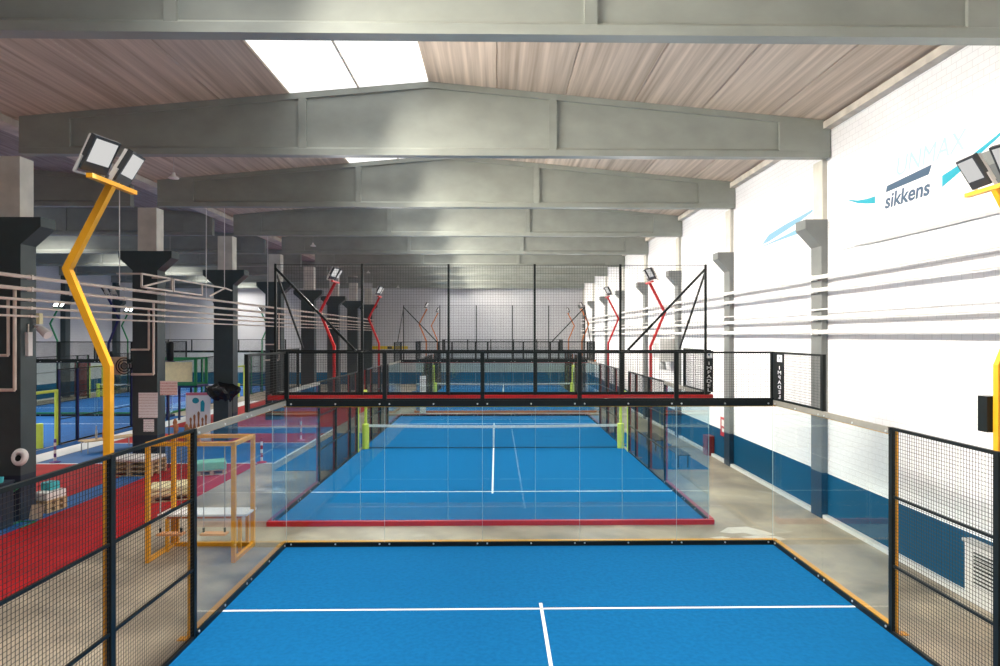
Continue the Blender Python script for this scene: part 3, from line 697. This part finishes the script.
MB().tube([(-.18, 0, .015), (-.18, 0, .75), (.0, .25, .95)], .016).build('upright', 'green', hd)
# white round dispenser and camera on first column
wb = thing('wall_dispenser', 'white rounded dispenser with dark opening on the near column', 'dispenser', (-11.68, 1.82, 1.53))
wb.rotation_euler = (R(78), 0, R(12)); wb.scale = (.8, .95, .8)
MB().lathe([(0, -.08), (.17, -.08), (.21, -.04), (.21, .03), (.17, .09), (.08, .10), (.075, .05)], n=20).build('shell', 'white', wb, smooth=True)
MB().cyl((0, -.03, .07), (0, -.03, .104), .075, 16).build('opening', 'black', wb)
sb = thing('junction_box', 'tall white wall box under the spotlight on the near column', 'box', (-11.72, 2.15, 3.85))
MB().box(-.03, .05, -.07, .07, 0, .56).build('cover', 'white', sb); MB().cyl((0, 0, .56), (0, 0, .75), .015).build('conduit', 'pipe', sb)
sp = thing('spotlight', 'cylindrical cream spotlight on the near column', 'spotlight', (-11.6, 2.3, 4.46))
MB().cyl((.0, .06, .04), (.24, .0, -.12), .085, 16, .11).build('can', 'white', sp); MB().cyl((-.2, .1, .1), (.05, .1, .06), .03).build('arm', 'pipe', sp); MB().box(-.06, .02, .02, .14, .14, .4).build('mount', 'cream', sp)
# low shelf of toys behind the fence at the column foot
sh = thing('toy_shelf', 'low dark shelf at foot of the near column', 'shelf', (-12.1, 1.45, .0065))
MB().box(-.75, .42, -.22, .22, 1.0, 1.04).build('shelf_board', 'navy', sh)
for a in (-.7, .37): MB().box(a - .03, a + .03, -.2, .2, 0, 1.0).build('side_panel', 'navy', sh)
for i, (x, m, lb) in enumerate(((-.55, 'white', 'white plastic cup on the low dark shelf, leftmost'), (-.28, 'terracotta', 'orange plastic cup on the low dark shelf'), (-.05, 'white', 'white plastic cup between coloured ones on the shelf'), (.14, 'teal', 'turquoise cup near the right end of the shelf'), (.31, 'teal', 'turquoise cup at the right end of the shelf'))):
    c = tag(MB().lathe([(0, 0), (.05, 0), (.065, .12), (.06, .12), (.046, .01), (0, .01)], n=12).build('cup', m, None, (-12.1 + x, 1.38, 1.0465)), lb, 'cup', 'cups on the low shelf')
# striped marker poles
def pole(x, y, m, h, label):
    p = thing('marker_pole', label, 'pole', (x, y, .0065), group='striped marker poles')
    MB().lathe([(0, 0), (.17, 0), (.17, .02), (.05, .06), (0, .06)], n=16).build('base', m, p)
    n = 6
    for i in range(n): MB().cyl((0, 0, .06 + (h - .06) * i / n), (0, 0, .06 + (h - .06) * (i + 1) / n), .04, 10).build('band', m if i % 2 else 'white', p)
M['purple'] = mat('purple_plastic', (.12, .04, .22), .5)
pole(-15.75, 9.1, 'purple', .8, 'purple and white striped marker pole on the white strip')
pole(-8.7, 8.95, 'red', .85, 'red and white striped marker pole at the corner of the blue floor')
pole(-8.75, 13.6, 'pink', .95, 'pink and white striped marker pole on the narrow red strip')
# table behind the yellow mast with two bottles
t_ = thing('table', 'low brown table behind the yellow mast', 'table', (-15.36, 11.54, .0065), R(56))
MB().box(-.95, .95, -.3, .3, .42, .46).build('tabletop', 'wood', t_)
for a in (-.85, .85):
    for q in (-.25, .25): MB().cyl((a, q, 0), (a, q, .42), .018, 8).build('leg', 'grey', t_)
for i, (dx, m) in enumerate(((-.45, 'grey'), (-.2, 'terracotta'))):
    tag(MB().lathe([(0, 0), (.04, 0), (.04, .3), (.02, .38), (.02, .5), (0, .5)], n=12).build('bottle', m, None, (-15.36 + dx * .56, 11.54 + dx * .83, .467)), f'{["grey", "orange-brown"][i]} bottle standing on the brown table', 'bottle')
# notices on columns
def sheet_on(x, y, z, w, h, m, label, side=False, name='notice'):
    o = (MB().box(-.004, .004, -w / 2, w / 2, -h / 2, h / 2) if side else MB().box(-w / 2, w / 2, -.004, .004, -h / 2, h / 2)).build(name, m, None, (x, y, z))
    return tag(o, label, 'sign')
sheet_on(-12.04, 8.03, 2.06, .62, .82, 'notice', 'large white printed notice on the second free-standing column')
sheet_on(-12.02, 8.03, 1.40, .34, .4, 'notice2', 'small white sheet under the large notice on the second column')
a_ = sheet_on(-11.36, 8.0, 2.62, .56, .46, 'warn', 'pinkish warning sign on a post beside the second free-standing column')
MB().cyl((0, .02, -2.61), (0, .02, .1), .02, 8).build('post', 'slate', a_)
sheet_on(-12.08, 14.13, 1.45, .3, .5, 'notice2', 'pink printed sheet on the third free-standing column')
# roll-up banner with chess pieces, big chess set
rb = thing('roll_up_banner', 'white roll-up banner with cyan figures and chess pieces printed on it', 'banner', (-12.95, 13.6, .0065))
MB().box(-.5, .5, -.01, .01, .08, 1.98).build('print_sheet', 'banner', rb); MB().box(-.52, .52, -.1, .1, 0, .08).build('foot', 'lightgrey', rb)
MB().box(-.5, .5, -.014, -.01, 1.87, 1.98).build('header_strip', 'pink', rb)
def fig(poly, m): MB().prism(poly, 'y', -.014, -.0105).build('printed_figure', m, rb)
fig([(-.1 + .14 * math.cos(t), 1.65 + .12 * math.sin(t)) for t in [i * math.pi / 6 for i in range(12)]], 'cyan')
fig([(.1, 1.2), (.25, 1.2), (.27, 1.55), (.2, 1.68), (.1, 1.6)], 'cyan')
for i, x in enumerate((-.3, -.15, .02, .18, .32)):
    hh = .9 + .25 * ((i * 7) % 3) / 2
    fig([(x - .07, .5), (x + .07, .5), (x + .025, .75), (x + .05, hh), (x, hh + .07), (x - .05, hh), (x - .025, .75)], 'chess')
for i, (x, y, h, m) in enumerate(((-13.6, 13.0, 1.0, 'terracotta'), (-13.35, 12.6, .85, 'terracotta'), (-13.1, 12.9, .8, 'chess'), (-12.85, 12.5, .75, 'chess'), (-12.6, 12.9, .7, 'terracotta'))):
    prof = [(0, 0), (.14, 0), (.14, .05), (.09, .1), (.055, .35), (.05, .62), (.1, .66), (.06, .72), (.085, .84), (.05, .95), (0, 1.0)]
    tag(MB().lathe([(r, z * h) for r, z in prof], n=14).build('chess_piece', m, None, (x, y, .0065), smooth=True), f'giant {["terracotta", "terracotta", "brown", "brown", "terracotta"][i]} chess piece in front of the roll-up banner, {ORD[i]} from left', 'chess piece', 'giant chess pieces')
# black sack slung on third column
sk = bpy.data.meshes.new('bin_sack'); bmx = bmesh.new(); bmesh.ops.create_icosphere(bmx, subdivisions=3, radius=1)
for v in bmx.verts:
    r = 1 + .12 * math.sin(7 * v.co.x + 3 * v.co.z) + .08 * math.sin(11 * v.co.y + 5 * v.co.x); v.co = Vector((v.co.x * .62 * r * (1 + .35 * v.co.z), v.co.y * .3 * r, v.co.z * .42 * r))
bmx.to_mesh(sk); bmx.free(); sk.materials.append(M['sack'])
tag(link('refuse_sack', sk, None, (-12.02, 13.78, 1.95)), 'crumpled black plastic sack slung against the third free-standing column', 'sack')
MB().box(-.3, .3, -.2, .2, -1.94, -.25).build('bin', 'slate', bpy.data.objects['refuse_sack'])
# fan and heater on second column left
fn = thing('wall_fan', 'round caged fan on a grey box beside the second free-standing column', 'fan', (-12.75, 7.9, 3.35))
MB().box(-.5, -.05, -.1, .25, -.28, .28).build('motor_box', 'skin', fn)
for rr in (.1, .18, .26): MB().lathe([(rr - .012, -.012), (rr + .012, -.012), (rr + .012, .012), (rr - .012, .012), (rr - .012, -.012)], n=20).xf(Matrix.Translation((.08, -.12, 0)) @ Matrix.Rotation(R(90), 4, 'X')).build('cage_ring', 'black', fn)
for i in range(4):
    a = i * math.pi / 2; MB().bar((.08, -.1, 0), (.08 + .22 * math.cos(a), -.1, .22 * math.sin(a)), .1, .01, up=(0, 1, 0)).build('blade', 'grey', fn)
# left aisle: dark red cabinet, green goal frames
cb_ = thing('tall_cabinet', 'tall dark red cabinet at the far left wall', 'cabinet', (-30.2, 33.6, 0)); MB().box(-.35, .35, -.35, .35, .05, 2.4).build('body', 'darkred', cb_)
MB().box(.35, .37, -.3, .3, .12, 2.3).build('door', 'darkred', cb_); MB().box(-.35, .35, -.35, .35, 0, .05).build('plinth', 'black', cb_)
gf = thing('play_frame', 'green and navy climbing frame with panel in the left aisle between columns', 'play frame', (-16.9, 20.2, .0))
for x in (-1.1, 1.1):
    for y in (-.6, .6): MB().box(x - .06, x + .06, y - .06, y + .06, 0, 3.2).build('post', 'green', gf)
for y in (-.6, .6):
    for z in (1.9, 3.2): MB().box(-1.16, 1.16, y - .05, y + .05, z - .08, z).build('crossbar', 'green', gf)
MB().box(-1.2, 1.2, -.66, .66, 1.72, 1.82).build('platform', 'navypc', gf); MB().box(-.5, .9, -.57, -.53, 2.0, 3.0).build('panel', 'cream', gf)
for x in (-.6, 0, .6): MB().box(x - .04, x + .04, -.05, .05, 0, 1.72).build('support', 'navypc', gf)
# far end: roll-up and yellow strip
e_ = thing('roll_up_banner', 'narrow white roll-up banner behind the far end of the middle court', 'banner', (-4.75, 22.55, 0))
MB().box(-.16, .16, -.01, .01, .06, 2.1).build('print_sheet', 'notice2', e_); MB().box(-.2, .2, -.08, .08, 0, .06).build('foot', 'grey', e_)
y_ = thing('yellow_sign', 'long yellow sign board with black mark on the end wall', 'sign', (-10.2, Y1 - .03, 3.25)); MB().box(-1.6, 1.6, -.02, .02, -.13, .13).build('board', 'lemon', y_)
MB().box(-.2, .2, -.03, -.02, -.11, .11).build('black_mark', 'black', y_)

pg = thing('punching_bag', 'black cylindrical punching bag hanging in the left aisle between columns', 'punching bag', (-16.28, 18.0, 3.1))
MB().lathe([(0, 0), (.14, .02), (.16, .1), (.16, .85), (.13, .93), (0, .95)], n=16).build('bag', 'black', pg, smooth=True)
MB().cyl((0, 0, .94), (0, 0, 6.66), .012, 6).build('hanging_rope', 'rope', pg)
